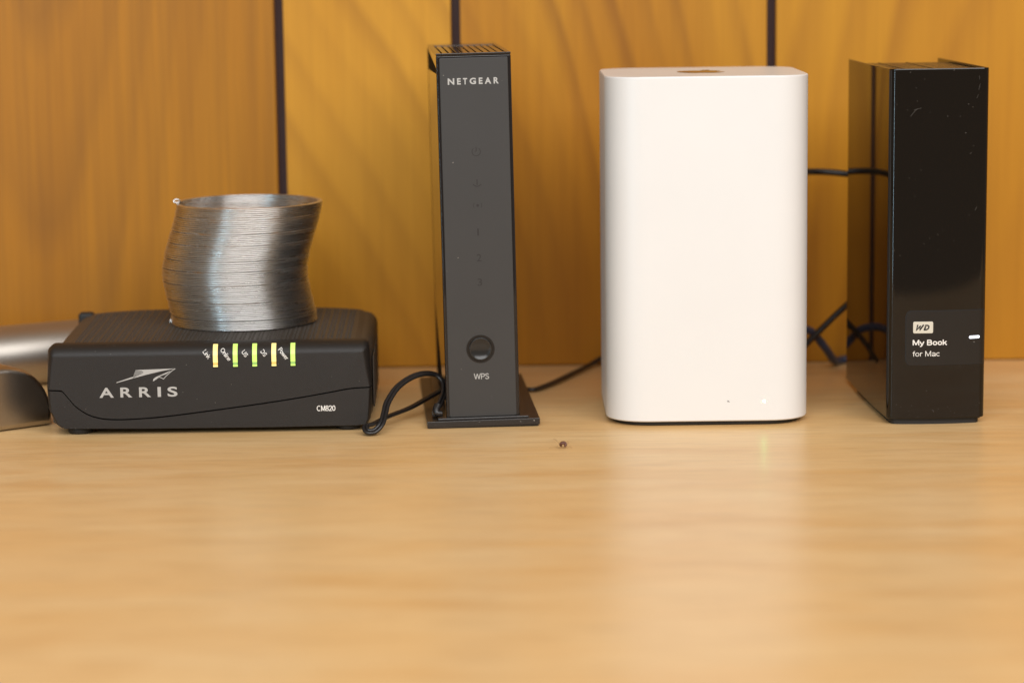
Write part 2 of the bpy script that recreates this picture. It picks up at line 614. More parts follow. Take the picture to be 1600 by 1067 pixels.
bm = bmesh.new()
box(bm, -800, 800, 193, 205, -120, 620)
wall = obj("wall", bm, M['groove'])
wall['kind'] = 'structure'
xs = [(-800, -333), (-328.5, -127.5), (-122.6, -31.1), (-26.2, 141.1), (146.0, 290), (294.8, 800)]
pm = ['plank_b', 'plank_a', 'plank_b', 'plank_c', 'plank_d', 'plank_a']
for (a, b), k in zip(xs, pm):
    bm = bmesh.new()
    box(bm, a, b, 187, 193.5, -0 + 0.3, 619, 0.9, 2)
    obj("plank", bm, M[k], wall, True, 40)

# ------------------------------------------------------------------ cable modem
modem = thing("cable_modem", "flat black cable modem with five lit status lights under the metal spring", "modem",
              (-145.5, -3.5, 0), (0, 0, 0.026))


def front_y(z):
    """y of the modem's front skin at height z (upper edge is bevelled)"""
    prof = ((38.0, 0.0), (39.84, 0.7), (41.78, 2.2), (43.4, 5.2))
    for (za, ya), (zb, yb) in zip(prof, prof[1:]):
        if za < z <= zb:
            return ya + (yb - ya) * (z - za) / (zb - za)
    return 0.0 if z <= 38.0 else 5.2


SEAM = [(-78.2, 22.3), (-72.3, 22.0), (-70.8, 21.2), (-69.2, 19.6), (-64.7, 14.8), (-59.5, 10.9), (-54.3, 8.8), (-47.8, 7.75),
        (-37.2, 7.7), (-21.3, 8.75), (3.7, 11.6), (21.2, 13.75), (41.1, 16.5), (57.8, 19.2), (67.7, 20.85), (77.8, 21.3)]
seam = [(p.x, p.y) for p in catmull([(x, z, 0) for x, z in SEAM], 4)]


def face_shell(outline, name):
    """outline: list of (x, z, ix, iz, back) where (ix, iz) is how far the rim is drawn in at the very front"""
    bm = bmesh.new()
    lv = [(12.0, 0.0), (5.2, 0.0), (2.2, 0.30), (0.7, 0.66), (0.0, 1.0)]
    loops = [[(x + ix * t, y, z + iz * t) for x, z, ix, iz in outline] for y, t in lv]
    rings(bm, loops, cap0=False)
    return obj(name, bm, M['modem_black'], modem, True, 60)


def arc(cx, cz, r, a0, a1, n=7):
    return [(cx + r * math.cos(math.radians(a0 + (a1 - a0) * k / n)), cz + r * math.sin(math.radians(a0 + (a1 - a0) * k / n)))
            for k in range(n + 1)]




def edge_in(x):
    return 2.2 * max(0.0, 1 - (x + 78.2) / 14) - 1.5 * max(0.0, 1 - (77.8 - x) / 10)


up_out = []
for x, z in arc(73.4, 40.0, 3.4, 0, 90):                      # right top corner
    up_out.append((x, z, -3.6 * (0.4 + 0.6 * (x - 73.4) / 3.4), -5.4 * (0.35 + 0.65 * (z - 40) / 3.4)))
for x, z in arc(-73.6, 40.0, 3.6, 90, 180):
    up_out.append((x, z, 3.4 * (0.4 + 0.6 * (-73.6 - x) / 3.6), -5.4 * (0.35 + 0.65 * (z - 40) / 3.6)))
sm = [(x, z) for x, z in seam]
up_out = up_out + [(x, z + 0.22, edge_in(x), 0.12) for x, z in sm]
face_shell(up_out, "upper_front")
lo_out = [(x, z - 0.22, edge_in(x), -0.12) for x, z in reversed(sm)]
lo_out += [(-77.6, 12.5, 2.0, 0), (-74.8, 5.6, 2.0, 0.4), (-70.5, 3.1, 1.0, 0.6), (-30, 2.3, 0, 0.8), (30, 2.0, 0, 0.8), (71, 2.2, 0, 0.8),
           (75.4, 3.0, -1.0, 0.6), (76.8, 5.5, -1.5, 0.3), (77.3, 12, -1.5, 0)]
face_shell(lo_out, "lower_front")

# body behind the front: domed top with rounded shoulders
HW = 78.0


def top_z(x, y=0.0):
    return 42.7 - 3.0 * abs(x / HW) ** 4.5 + 2.0 * max(0.0, y - 6) / 110


def body_loop(y, sc=1.0, dz=0.0):
    pts = []
    n = 30
    hw = HW * sc
    for k in range(n + 1):
        x = -hw + 6 + (2 * hw - 12) * k / n
        pts.append((x, y, top_z(x / sc, y) - dz))
    zc = top_z((hw - 6) / sc, y) - dz
    right = [(hw - 6 + 6 * math.sin(math.radians(a)), y, zc - 6 + 6 * math.cos(math.radians(a))) for a in range(15, 91, 15)]
    left = [(-p[0], p[1], p[2]) for p in reversed(right)]
    return left + pts + right + [(hw, y, 6), (hw - 4, y, 3), (-hw + 4, y, 3), (-hw, y, 6)]


bm = bmesh.new()
rings(bm, [body_loop(6, 0.975, 0.9), body_loop(16, 0.99, 0.9), body_loop(60, 1, 0.9), body_loop(117, 1, 0.9), body_loop(121, 0.985, 2.2), body_loop(123, 0.965, 4.5)])
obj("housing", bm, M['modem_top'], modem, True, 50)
# perforated top skin: real holes over a dark tray
bm = bmesh.new()
pit = bmesh.new()
colx = []
x = -66.0
while x < 66.5:
    colx += [x - 0.85, x + 0.85]
    x += 4.25
X0, X1, Y0, Y1 = -69.5, 69.5, 9.0, 116.0
pitch = 2.15
rows = [11.2 + pitch * k for k in range(48)]
xe = [X0] + [(a + b) / 2 for a, b in zip(colx, colx[1:])] + [X1]
ye = [Y0] + [(a + b) / 2 for a, b in zip(rows, rows[1:])] + [Y1]
cache = {}


def tv(x, y, d=0.0):
    k = (round(x, 3), round(y, 3), d)
    if k not in cache:
        cache[k] = bm.verts.new((x * MM, y * MM, (top_z(x, y) - d) * MM))
    return cache[k]


for i, cx in enumerate(colx):
    for j, cy in enumerate(rows):
        a, b2, c2, d2 = xe[i], xe[i + 1], ye[j], ye[j + 1]
        hx, hy = 0.58, 0.74
        o4 = [tv(a, c2), tv(b2, c2), tv(b2, d2), tv(a, d2)]
        q = [(cx - hx, cy - hy), (cx + hx, cy - hy), (cx + hx, cy + hy), (cx - hx, cy + hy)]
        i4 = [tv(*p) for p in q]
        w4 = [tv(*p, 0.8) for p in q]
        for k in range(4):
            l = (k + 1) % 4
            bm.faces.new((o4[k], o4[l], i4[l], i4[k]))
            bm.faces.new((i4[k], i4[l], w4[l], w4[k]))
grid_obj = obj("perforated_top", bm, M['modem_top'], modem)
grid_obj['kind'] = 'stuff'
lp = []
for y in (9.5, 115.5):
    lp.append([(x, y, top_z(x, y) - 0.75) for x in [X0 + 0.6 + (X1 - X0 - 1.2) * k / 40 for k in range(41)]])
rings(pit, lp, False, False, closed=False)
obj("vent_tray", pit, M['pit'], modem)
# strip that closes the skin's rim to the shoulders
bm = bmesh.new()
for s in (-1, 1):
    xs_ = [s * (69.5 - 0.02), s * 72.0]
    vv = [[bm.verts.new((x * MM, y * MM, (top_z(x, y) - (0 if k == 0 else 0.72)) * MM)) for y in (9, 116)] for k, x in enumerate(xs_)]
    bm.faces.new((vv[0][0], vv[0][1], vv[1][1], vv[1][0]))
for (ya, yb, da, db) in ((5.0, 9.0, 0.0, 0.0), (116.0, 119.5, 0.0, 1.8)):
    lp = [[(x, ya, top_z(x, ya) - da) for x in [-69.5 + 139 * k / 40 for k in range(41)]],
          [(x, yb, top_z(x, yb) - db) for x in [-69.5 + 139 * k / 40 for k in range(41)]]]
    rings(bm, lp, False, False, closed=False)
obj("top_rim", bm, M['modem_top'], modem, True, 50)
# small dark corner cap at the back left, ridges on the right flank
bm = bmesh.new()
box(bm, -78.6, -70.5, 116.5, 124.0, 30.0, 43.2, 1.6, 3)
obj("corner_cap", bm, M['rubber'], modem, True, 50)
for k in range(4):
    bm = bmesh.new()
    box(bm, 77.7, 78.6, 22 + 20 * k, 36 + 20 * k, 8, 33, 0.4, 2)
    obj("side_rib", bm, M['modem_top'], modem, True, 50)
for fx, fy in ((-63.5, 9.5), (66.0, 9.5), (-63.5, 108), (66.0, 108)):
    bm = bmesh.new()
    lp = []
    for r, z in ((5.4, 0.0), (6.0, 0.5), (6.1, 2.4), (5.6, 3.6)):
        lp.append([(fx + r * math.cos(a * math.pi / 14), fy + r * math.sin(a * math.pi / 14), z) for a in range(28)])
    rings(bm, lp)
    obj("foot", bm, M['rubber'], modem, True, 50)

# status lights wrapped over the bevelled edge
LX = [3.35, 12.85, 22.1, 31.3, 40.4]
LK = ['yellow', 'green', 'green', 'yellow', 'green']


def bar_strip(bm, xa, xb, zs, lift):
    prof = [(front_y(z), z) for z in zs]
    outer, inner = [], []
    for i, (y, z) in enumerate(prof):
        a = prof[max(0, i - 1)]
        b = prof[min(len(prof) - 1, i + 1)]
        ty, tz = b[0] - a[0], b[1] - a[1]
        L = math.hypot(ty, tz)
        ny, nz = -tz / L, ty / L
        outer.append((y + ny * lift, z + nz * lift))
        inner.append((y - ny * 1.2, z - nz * 1.2))
    loop = outer + inner[::-1]
    rings(bm, [[(xa, y, z) for y, z in loop], [(xb, y, z) for y, z in loop]])
    return bm


for lx, k in zip(LX, LK):
    bm = bmesh.new()
    zs = [34.6 + (42.6 - 34.6) * i / 16 for i in range(17)]
    bar_strip(bm, lx - 1.12, lx + 1.12, zs, 0.5)
    lo = obj("status_light", bm, M['led_' + k], modem)
    lo['label'] = "amber lit status light" if k == 'yellow' else "lime green lit status light"
    bm = bmesh.new()
    bar_strip(bm, lx - 1.08, lx + 1.08, [33.3, 34.0, 34.56], 0.30)
    obj("light_tip", bm, M['led_' + k + '_tip'], lo)
    bm = bmesh.new()
    bar_strip(bm, lx - 1.12, lx + 1.12, [32.5, 32.9, 33.26], 0.42)
    obj("light_end", bm, M['led_' + k], lo)
    bm = bmesh.new()
    bar_strip(bm, lx - 1.55, lx + 1.55, [32.0 + (42.9 - 32.0) * i / 20 for i in range(21)], 0.10)
    obj("light_bezel", bm, M['seam'], lo)


def on_modem(x, z):
    return (x, front_y(z) - 0.10, z)


bm = bmesh.new()
for ch, a, b2 in (("A", -52.59, -45.71), ("R", -42.55, -36.9), ("R", -33.6, -27.95), ("I", -24.75, -23.15), ("S", -20.0, -15.26)):
    put_text(bm, ch, a, b2, 18.42, 23.25, on_modem, bold=0.022, fit=True)
print_obj("lettering", bm, M['print_silver'], modem)
bm = bmesh.new()
put_poly(bm, [(-44.38, 25.45), (-44.1, 25.85), (-37.5, 28.0), (-33.0, 29.3), (-31.7, 29.75), (-31.15, 30.2), (-31.3, 30.7),
              (-32.2, 31.15), (-33.5, 31.4), (-34.9, 31.62), (-25, 31.85), (-15.9, 32.05), (-22.5, 30.9), (-29.5, 29.35), (-36.5, 27.55)], on_modem)
put_poly(bm, [(-26.85, 26.1), (-26.5, 27.15), (-25.2, 28.15), (-18.6, 30.85), (-19.0, 30.45), (-23.3, 28.35), (-24.0, 27.75), (-26.3, 26.2)], on_modem)
put_stroke(bm, [(-24.4, 28.1), (-22.9, 27.75), (-21.7, 27.05), (-20.6, 28.3), (-17.6, 30.95), (-15.9, 32.0)], 0.30, on_modem)
put_stroke(bm, [(-23.6, 28.3), (-20.5, 29.5), (-18.4, 30.75)], 0.26, on_modem)
print_obj("arrow_emblem", bm, M['print_silver'], modem)
bm = bmesh.new()
put_sans(bm, "CM820", 51.25, 60.1, 10.15, 12.85, 0.135, on_modem)
print_obj("model_lettering", bm, M['print_white'], modem)
bm = bmesh.new()
for s, cx, cz, L in (("Link", -0.75, 38.7, 4.2), ("Online", 8.35, 38.4, 6.6), ("US", 17.45, 38.7, 3.1), ("DS", 26.5, 38.8, 3.1), ("Power", 35.9, 38.3, 6.2)):
    put_sans(bm, s, cx - L / 2, cx + L / 2, cz - 1.05, cz + 1.05, 0.13, on_modem, rot=math.radians(-53))
print_obj("light_lettering", bm, M['print_white'], modem)

# ------------------------------------------------------------------ metal spring toy on the modem
path = [(42.9, -135.5), (48.3, -136.1), (56, -137.9), (64, -139.55), (71.4, -139.7), (79, -138.2), (86.6, -135.9),
        (94.2, -133.3), (101.7, -131.6), (104.3, -131.4)]


def axis_x(z):
    for (za, xa), (zb, xb) in zip(path, path[1:]):
        if z <= zb:
            t = (z - za) / (zb - za)
            return xa + (xb - xa) * t
    return path[-1][1]


spring = thing("spring_toy", "silver coiled metal spring toy leaning in a wavy stack on the modem", "spring toy", (-135.5, 71.5, 43.6))
TURNS, SEG = 62, 96
zl = []
rnd = random.Random(3)
gaps = [0.62 + rnd.random() * 0.10 for _ in range(TURNS)]
for g in (4, 13, 22, 29, 34, 42, 48, 55):
    gaps[g] += 0.30
tot = sum(gaps)
gaps = [g * (104.0 - 43.35) / tot for g in gaps]
cum = [43.35]
for g in gaps:
    cum.append(cum[-1] + g)
offx = [rnd.uniform(-0.16, 0.16) for _ in range(TURNS + 2)]
offy = [rnd.uniform(-0.16, 0.16) for _ in range(TURNS + 2)]
sec = [(0.0, 0.0), (0.06, 0.17), (0.19, 0.30), (0.40, 0.365), (2.2, 0.365), (2.35, 0.0), (2.2, -0.365), (0.40, -0.365), (0.19, -0.30), (0.06, -0.17)]   # (inward, up)
loops = []
for i in range(TURNS * SEG + 1):
    t = i / SEG
    k = min(TURNS - 1, int(t))
    f = t - k
    z = cum[k] + (cum[k + 1] - cum[k]) * (f if f <= 1 else 1)
    a = math.radians(182) + 2 * math.pi * t
    ox = offx[k] * (1 - f) + offx[k + 1] * f
    oy = offy[k] * (1 - f) + offy[k + 1] * f
    ax_, ay_ = axis_x(z) + ox + 135.5, oy
    ca, sa = math.cos(a), math.sin(a)
    loops.append([(ax_ + (36.7 - inn) * ca, ay_ + (36.7 - inn) * sa, z - 42.9 + upz) for inn, upz in sec])
bm = bmesh.new()
rings(bm, loops)
obj("coil", bm, M['steel'], spring, True)
for (t, zz, sc) in ((TURNS, 104.2 - 42.9, 1.0), (0, 0.62, 0.8)):
    a = math.radians(182)
    cx = axis_x(zz + 42.9) + 135.5 + 36.3 * math.cos(a)
    cy = 36.3 * math.sin(a)
    bm = bmesh.new()
    ring = [(cx - 0.2 + 1.5 * sc * math.cos(q * math.pi / 8), cy - 1.2 + 0.4 * math.sin(q * math.pi / 8), zz + 0.55 + 0.85 * sc * math.sin(q * math.pi / 8)) for q in range(15)]
    tube(bm, ring, 0.42 * sc, 8)
    obj("end_clip", bm, M['steel'], spring, True, 60)

# ------------------------------------------------------------------ wireless router (grey front, upright on a base)
router = thing("wireless_router", "tall slim black wireless router with grey front standing on a flat base", "router",
               (-14.3, 6.3, 0), (0, -0.0131, 0.0627))
BW, BD = 17.8, 128.0
bm = bmesh.new()
box(bm, -BW, BW, 0.6, BD, 4.6, 179.0, 0.7, 3)
obj("housing", bm, M['router_black'], router, True, 40)
bm = bmesh.new()
box(bm, -27.3, 27.3, -3.2, 128, 0.6, 3.9, 0.5, 2)
base = obj("base", bm, M['router_base'], router, True, 40)
bm = bmesh.new()
box(bm, -26.4, 26.6, -2.4, 127, 0.0, 0.8, 0.2, 2)
obj("base_pad", bm, M['rubber'], base, True, 40)
bm = bmesh.new()
box(bm, -22, 22, -1.5, 126, 3.7, 5.0, 0.5, 2)
obj("base_cradle", bm, M['router_base'], base, True, 40)
bm = bmesh.new()
for k in range(3):
    box(bm, -24.5, -19.4, 6 + 3.0 * k, 7.4 + 3.0 * k, 4.6, 6.2, 0.3, 2)
obj("base_ridge", bm, M['router_base'], base, True, 40)
# front panel set into the gloss rim, with a hole's dark ring for the button
bm = bmesh.new()
out = rrect(32.6, 172.9, 0.7, 4)
lp = []
for y, ins in ((2.0, 0), (0.35, 0), (0.12, 0.10), (0.0, 0.32)):
    lp.append([(x * (1 - 2 * ins / 32.6) + 0.0, y, z * (1 - 2 * ins / 172.9) + 4.6 + 0.4 + 172.9 / 2) for x, z in out])
rings(bm, lp, cap0=False)
panel = obj("front_panel", bm, M['router_grey'], router, True, 50)
bm = bmesh.new()
BX, BZ = -0.45, 38.1
lathe(bm, [(6.85, 0.4), (6.85, -0.12), (6.6, -0.16), (5.6, -0.10), (5.55, 0.4)], BX, BZ)
obj("button_ring", bm, M['router_ring'], router, True, 40)
bm = bmesh.new()
lathe(bm, [(5.6, 0.3), (5.58, -0.6), (5.45, -0.92), (5.2, -1.0), (4.9, -0.94), (4.3, -0.74), (3.5, -0.52), (2.6, -0.34), (1.6, -0.22), (0.7, -0.17), (0.1, -0.16)], BX, BZ)
obj("button", bm, M['router_button'], router, True, 50)


def on_router(x, z):
    return (x + 0.0131 * 0, -0.06, z)


# the fitted readings were taken without the lean: take it out again
def lean(x, z):
    return x + 0.0131 * (z - 4)


LN = 1.05


def nx(zx, z):
    px = 690 + zx / 14.545
    return lean(-13.51 + (px - 703.5) * 0.3043, z) - LN * 0 - 1.15 * 0


bm = bmesh.new()
for ch, a, b2 in (("N", 200, 350), ("E", 412, 496), ("T", 546, 642), ("G", 697, 842), ("E", 905, 992), ("A", 1040, 1188), ("R", 1242, 1358)):
    put_text(bm, ch, nx(a, 166) - 1.2, nx(b2, 166) - 1.2, 165.22, 168.25, on_router, bold=0.034, fit=True)
print_obj("lettering", bm, M['print_silver'], router)
bm = bmesh.new()
put_sans(bm, "WPS", -3.95, 3.25, 23.25, 26.15, 0.125, on_router)
print_obj("button_lettering", bm, M['print_silver'], router)
bm = bmesh.new()
ix = 0.1
put_stroke(bm, [(ix + 2.0 * math.cos(math.radians(a)), 133.2 + 2.0 * math.sin(math.radians(a))) for a in range(130, 411, 14)], 0.35, on_router)
put_stroke(bm, [(ix, 133.6), (ix, 135.4)], 0.4, on_router)
put_stroke(bm, [(ix - 0.7, 133.1), (ix + 0.3, 133.8)], 0.3, on_router)
put_stroke(bm, [(ix - 2.0 + 4.0 * k / 10, 117.6 - 1.0 * math.sin(math.pi * k / 10)) for k in range(11)], 0.4, on_router)
put_stroke(bm, [(ix, 117.2), (ix, 120.0)], 0.45, on_router)
put_poly(bm, [(ix + 0.65 * math.cos(a * math.pi / 8), 107.5 + 0.65 * math.sin(a * math.pi / 8)) for a in range(16)], on_router)
for s in (-1, 1):
    put_stroke(bm, [(ix + s * (0.4 + 1.6 * math.cos(math.radians(a))), 107.5 + 1.7 * math.sin(math.radians(a))) for a in range(-40, 41, 16)], 0.25, on_router)
put_text(bm, "1", ix - 0.55, ix + 0.2, 93.0, 96.4, on_router)
put_text(bm, "2", ix - 1.1, ix + 1.1, 80.6, 84.0, on_router)
put_text(bm, "3", ix - 1.1, ix + 1.1, 68.8, 72.2, on_router)
print_obj("icon_print", bm, M['print_dark'], router)
# top: bars with open slots between them and a wide slot at the back
bm = bmesh.new()
box(bm, -17.0, 17.0, 3, 112, 178.6, 179.25)
obj("top_recess", bm, M['pit'], router)
for k in range(9):
    xk = -14.4 + k * 3.3
    bm = bmesh.new()
    box(bm, xk, xk + 2.55, 5, 98, 178.9, 180.0, 0.25, 2)
    obj("slat", bm, M['router_top'], router, True, 40)
for (a, b2, c2, d2) in ((-17.8, -15.2, 0.6, 128), (15.5, 17.8, 0.6, 128), (-15.1, 15.4, 0.6, 4.4), (-15.1, 15.4, 106, 128)):
    bm = bmesh.new()
    box(bm, a, b2, c2, d2, 178.9, 180.1, 0.3, 2)
    obj("top_frame", bm, M['router_top'], router, True, 40)
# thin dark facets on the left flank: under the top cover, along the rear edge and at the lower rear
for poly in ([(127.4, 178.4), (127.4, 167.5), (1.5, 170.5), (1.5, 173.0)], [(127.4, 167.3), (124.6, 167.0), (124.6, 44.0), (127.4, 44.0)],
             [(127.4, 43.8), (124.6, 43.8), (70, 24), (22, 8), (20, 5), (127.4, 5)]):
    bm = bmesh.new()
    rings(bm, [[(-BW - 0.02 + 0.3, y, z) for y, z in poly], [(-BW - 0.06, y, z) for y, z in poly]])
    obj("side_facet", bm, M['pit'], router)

# ------------------------------------------------------------------ white wireless base station
station = thing("wireless_base_station", "tall glossy white square wireless base station with rounded corners", "wireless router", (94.6, 0, 0))


def sq(w, n=14, r=21.0, p=2.35):
    pts = []
    for (sx, sy, a0) in ((1, -1, -90), (1, 1, 0), (-1, 1, 90), (-1, -1, 180)):
        for k in range(n + 1):
            a = math.radians(a0 + 90 * k / n)
            c, s = math.cos(a), math.sin(a)
            c = math.copysign(abs(c) ** (2 / p), c)
            s = math.copysign(abs(s) ** (2 / p), s)
            pts.append((sx * (w / 2 - r) + r * c, 49 + sy * (w / 2 - r) + r * s))
    # drop duplicates
    out = []
    for q in pts:
        if not out or math.hypot(q[0] - out[-1][0], q[1] - out[-1][1]) > 1e-4:
            out.append(q)
    return out


bm = bmesh.new()
lp = []
for w, z in ((95.0, 2.2), (96.6, 2.25), (97.6, 2.5), (98.0, 3.1), (98.0, 167.0), (97.9, 167.4), (97.5, 167.7)):
    lp.append([(x, y, z) for x, y in sq(w)])
rings(bm, lp, cap1=False)
shell = obj("shell", bm, M['white'], station, True, 60)
bm = bmesh.new()
rings(bm, [[(x, y, 167.0) for x, y in sq(97.45)], [(x, y, 167.72) for x, y in sq(97.45)], [(x, y, 167.9) for x, y in sq(96.9)]], cap0=False)
obj("top_plate", bm, M['white_top'], station, True, 30)
bm = bmesh.new()
rings(bm, [[(x, y, 0) for x, y in sq(91)], [(x, y, 0.6) for x, y in sq(92.5)], [(x, y, 2.4) for x, y in sq(92.5)]])
obj("base", bm, M['rubber'], station, True, 40)


# flat fruit emblem let into the top
def on_top(x, y):
    return (x, y, 168.02)


ap = [(0.0, 9.2), (2.2, 10.2), (5.2, 10.6), (8.4, 9.2), (10.2, 7.4), (8.0, 4.8), (7.4, 1.4), (8.4, -1.8), (11.0, -4.2),
      (9.6, -7.8), (7.2, -11.4), (4.6, -13.4), (2.0, -12.9), (0.0, -12.2), (-2.2, -12.9), (-4.8, -13.4), (-7.8, -11.2),
      (-10.6, -6.6), (-12.0, -1.0), (-11.6, 4.2), (-9.2, 8.4), (-5.6, 10.4), (-2.4, 10.1)]
apc = [(p.x, p.y) for p in catmull([(x, y, 0) for x, y in ap + ap[:1]], 4)][:-1]
bm = bmesh.new()
put_poly(bm, [(x, y + 46.0) for x, y in apc], on_top)
leaf = [(0.2, 11.6), (0.8, 14.6), (2.8, 17.0), (5.4, 18.0), (5.2, 15.2), (3.4, 12.6), (1.6, 11.6)]
put_poly(bm, [(x, y + 46.0) for x, y in leaf], on_top)
obj("emblem", bm, M['emblem'], station)
bm = bmesh.new()
lathe(bm, [(0.58, 0.3), (0.58, -0.05), (0.35, -0.12), (0.05, -0.14)], 26.5, 11.9, n=20)
obj("status_light", bm, M['led_dot'], station, True, 60)
for (dx_, dz_) in ((8.9, 12.5), (9.3, 12.1), (8.7, 12.1)):
    bm = bmesh.new()
    put_stroke(bm, [(dx_, dz_), (dx_ + 0.55, dz_ - 0.45)], 0.22, lambda x, z: (x, -0.05, z))
    obj("scuff", bm, M['print_black'], station)

# ------------------------------------------------------------------ external hard drive
drive = thing("external_hard_drive", "glossy black book shaped external hard drive with white light on its front", "hard drive",
              (203.6, -2.4, 0), (0, 0, 0.035))
WX = 23.7


def yf(x):
    """front skin of the drive: gently bowed with rounder corners"""
    ax_ = abs(x)
    y = -1.3 + 1.6 * (min(ax_, 21.2) / 21.2) ** 2.2
    if ax_ > 20.6:
        t = min(1.0, (ax_ - 20.6) / (WX - 20.6))
        y += 3.6 * (1 - math.sqrt(max(0.0, 1 - t * t)))
    return y


fx_ = [WX * math.sin(math.radians(-90 + 180 * k / 44)) for k in range(45)]


def bulge(y):
    """the flanks swell a little behind the front corners"""
    u = min(1.0, max(0.0, (y - 6.0) / 110.5))
    return 0.7 * math.sin(math.pi * u ** 0.72)


def cover_outer(ins=0.0):
    side = [9.0 + 107.5 * k / 16 for k in range(17)]
    pts = [(-WX + ins - bulge(y), y) for y in reversed(side)]
    pts += [(x * (WX - ins) / WX, yf(x) + ins) for x in fx_]
    pts += [(WX - ins + 0.3 * bulge(y), y) for y in side]
    return pts


bm = bmesh.new()
o_, i_ = cover_outer(0), cover_outer(1.1)
prof = [(0.25, 3.0), (0.0, 3.3), (0.0, 4.5), (0.0, 169.4), (0.0, 170.0), (0.18, 170.35), (0.9, 170.35), (1.1, 170.0), (1.1, 3.0)]
loops = [[(*p, z) for p in cover_outer(ins)] for ins, z in prof]
vl = rings(bm, loops + [loops[0]], False, False, closed=False)
bmesh.ops.remove_doubles(bm, verts=bm.verts[:], dist=1e-6)
obj("cover", bm, M['drive_gloss'], drive, True, 35)
bm = bmesh.new()
loops = [[(*p, z) for p in ([(-22.4, 96.0)] + [(x * 22.4 / WX, yf(x) + 1.4) for x in fx_] + [(22.4, 96.0)])] for z in (2.2, 168.3)]
rings(bm, loops)
obj("core", bm, M['rubber'], drive, True, 40)
bm = bmesh.new()
y = 4.0
while y < 94:
    box(bm, -22.0, 22.0, y, y + 1.35, 168.3, 169.15)
    y += 2.2
g = obj("top_grille", bm, M['router_top'], drive)
g['kind'] = 'stuff'
for xr in (-12.6, 1.6):
    bm = bmesh.new()
    box(bm, xr, xr + 0.7, 4, 94, 168.3, 169.5, 0.2, 2)
    obj("top_rib", bm, M['router_top'], drive, True, 40)
bm = bmesh.new()
loops = [[(*p, z) for p in ([(-21.5, 94.0)] + [(x * 21.5 / WX, yf(x) + 2.2) for x in fx_] + [(21.5, 94.0)])] for z in (0.0, 3.4)]
rings(bm, loops)
obj("foot", bm, M['rubber'], drive, True, 40)

# badge let into the lower front
bx0, bz0, bz1, br = -15.0, 29.1, 55.1, 2.4
bot = arc(bx0 + br, bz0 + br, br, 270, 180, 6)
topc = arc(bx0 + br, bz1 - br, br, 180, 90, 6)
bout = [(23.2, bz1)] + topc[::-1] + bot[::-1] + [(23.2, bz0)]


def strip_on_front(bm, xa, xb, zlo, zhi, lift, n=40):
    vv = []
    for k in range(n + 1):
        x = xa + (xb - xa) * k / n
        vv.append((bm.verts.new((x * MM, (yf(x) - lift) * MM, zlo(x) * MM)), bm.verts.new((x * MM, (yf(x) - lift) * MM, zhi(x) * MM))))
    for a, b2 in zip(vv, vv[1:]):
        bm.faces.new((a[0], b2[0], b2[1], a[1]))
    return bm


def corner(x):
    d = bx0 + br - x
    return br - math.sqrt(max(0.0, br * br - d * d)) if d > 0 else 0.0


def cornerg(x):
    r = br + 0.45
    d = bx0 + br - x
    return r - math.sqrt(max(0.0, r * r - d * d)) if d > 0 else 0.0


bm = bmesh.new()
strip_on_front(bm, bx0, 23.3, lambda x: bz0 + corner(x), lambda x: bz1 - corner(x), 0.10, 60)
bdg = obj("badge", bm, M['badge'], drive, True, 60)
bm = bmesh.new()
strip_on_front(bm, bx0 - 0.45, 23.3, lambda x: bz0 - 0.1 + cornerg(x), lambda x: bz1 + 0.45 - cornerg(x), 0.05, 60)
obj("badge_seam", bm, M['seam'], drive, True, 60)


def on_drive(x, z, l=0.16):
    return (x, yf(x) - l, z)


bm = bmesh.new()
rr_ = rrect(9.5, 5.6, 0.7, 5, -7.05, 47.35)
vs = [[bm.verts.new(Vector(on_drive(x * s + (-7.05) * (1 - s), z * s + 47.35 * (1 - s), l)) * MM) for x, z in rr_] for s, l in ((1.0, 0.1), (1.0, 0.30), (0.96, 0.36))]
for a, b2 in zip(vs, vs[1:]):
    for i in range(len(a)):
        j = (i + 1) % len(a)
        bm.faces.new((a[i], a[j], b2[j], b2[i]))
bm.faces.new(vs[-1])
logo = obj("logo_plate", bm, M['cream'], bdg)


def on_logo(x, z):
    return (x, yf(x) - 0.42, z)


bm = bmesh.new()
sh = 0.32


def ital(pts, x0):
    return [(x0 + x + sh * z, 45.95 + z) for x, z in pts]


# heavy slanted monogram
put_stroke(bm, ital([(0.05, 2.75), (0.25, 0.15), (1.45, 2.1)], -10.55), 0.72, on_logo)
put_stroke(bm, ital([(1.45, 2.35), (1.75, 0.15), (2.85, 2.75)], -10.55), 0.72, lambda x, z: (x, yf(x) - 0.425, z))
put_stroke(bm, ital([(0.0, 0.33), (1.2, 0.33), (1.85, 0.75), (2.0, 1.4), (1.85, 2.0), (1.2, 2.42), (-0.1, 2.42)], -6.85), 0.66, on_logo)
put_stroke(bm, ital([(0.30, 0.0), (0.30, 1.95)], -6.85), 0.75, lambda x, z: (x, yf(x) - 0.425, z))
obj("logo_print", bm, M['print_black'], logo)
bm = bmesh.new()
put_sans(bm, "My Book", -12.0, 4.25, 38.75, 41.35, 0.20, on_drive)
put_sans(bm, "for Mac", -12.0, 1.0, 33.35, 35.95, 0.115, on_drive)
obj("lettering", bm, M['print_white'], bdg)
bm = bmesh.new()
lt = rrect(5.2, 1.35, 0.62, 5, 17.9, 42.2)
vs = [[bm.verts.new(Vector((x, yf(x) - l, z + 0.03 * (x - 17.9))) * MM) for x, z in lt] for l in (0.0, 0.22)]
for i in range(len(lt)):
    j = (i + 1) % len(lt)
    bm.faces.new((vs[0][i], vs[0][j], vs[1][j], vs[1][i]))
bm.faces.new(vs[1])
obj("status_light", bm, M['led_white'], drive)
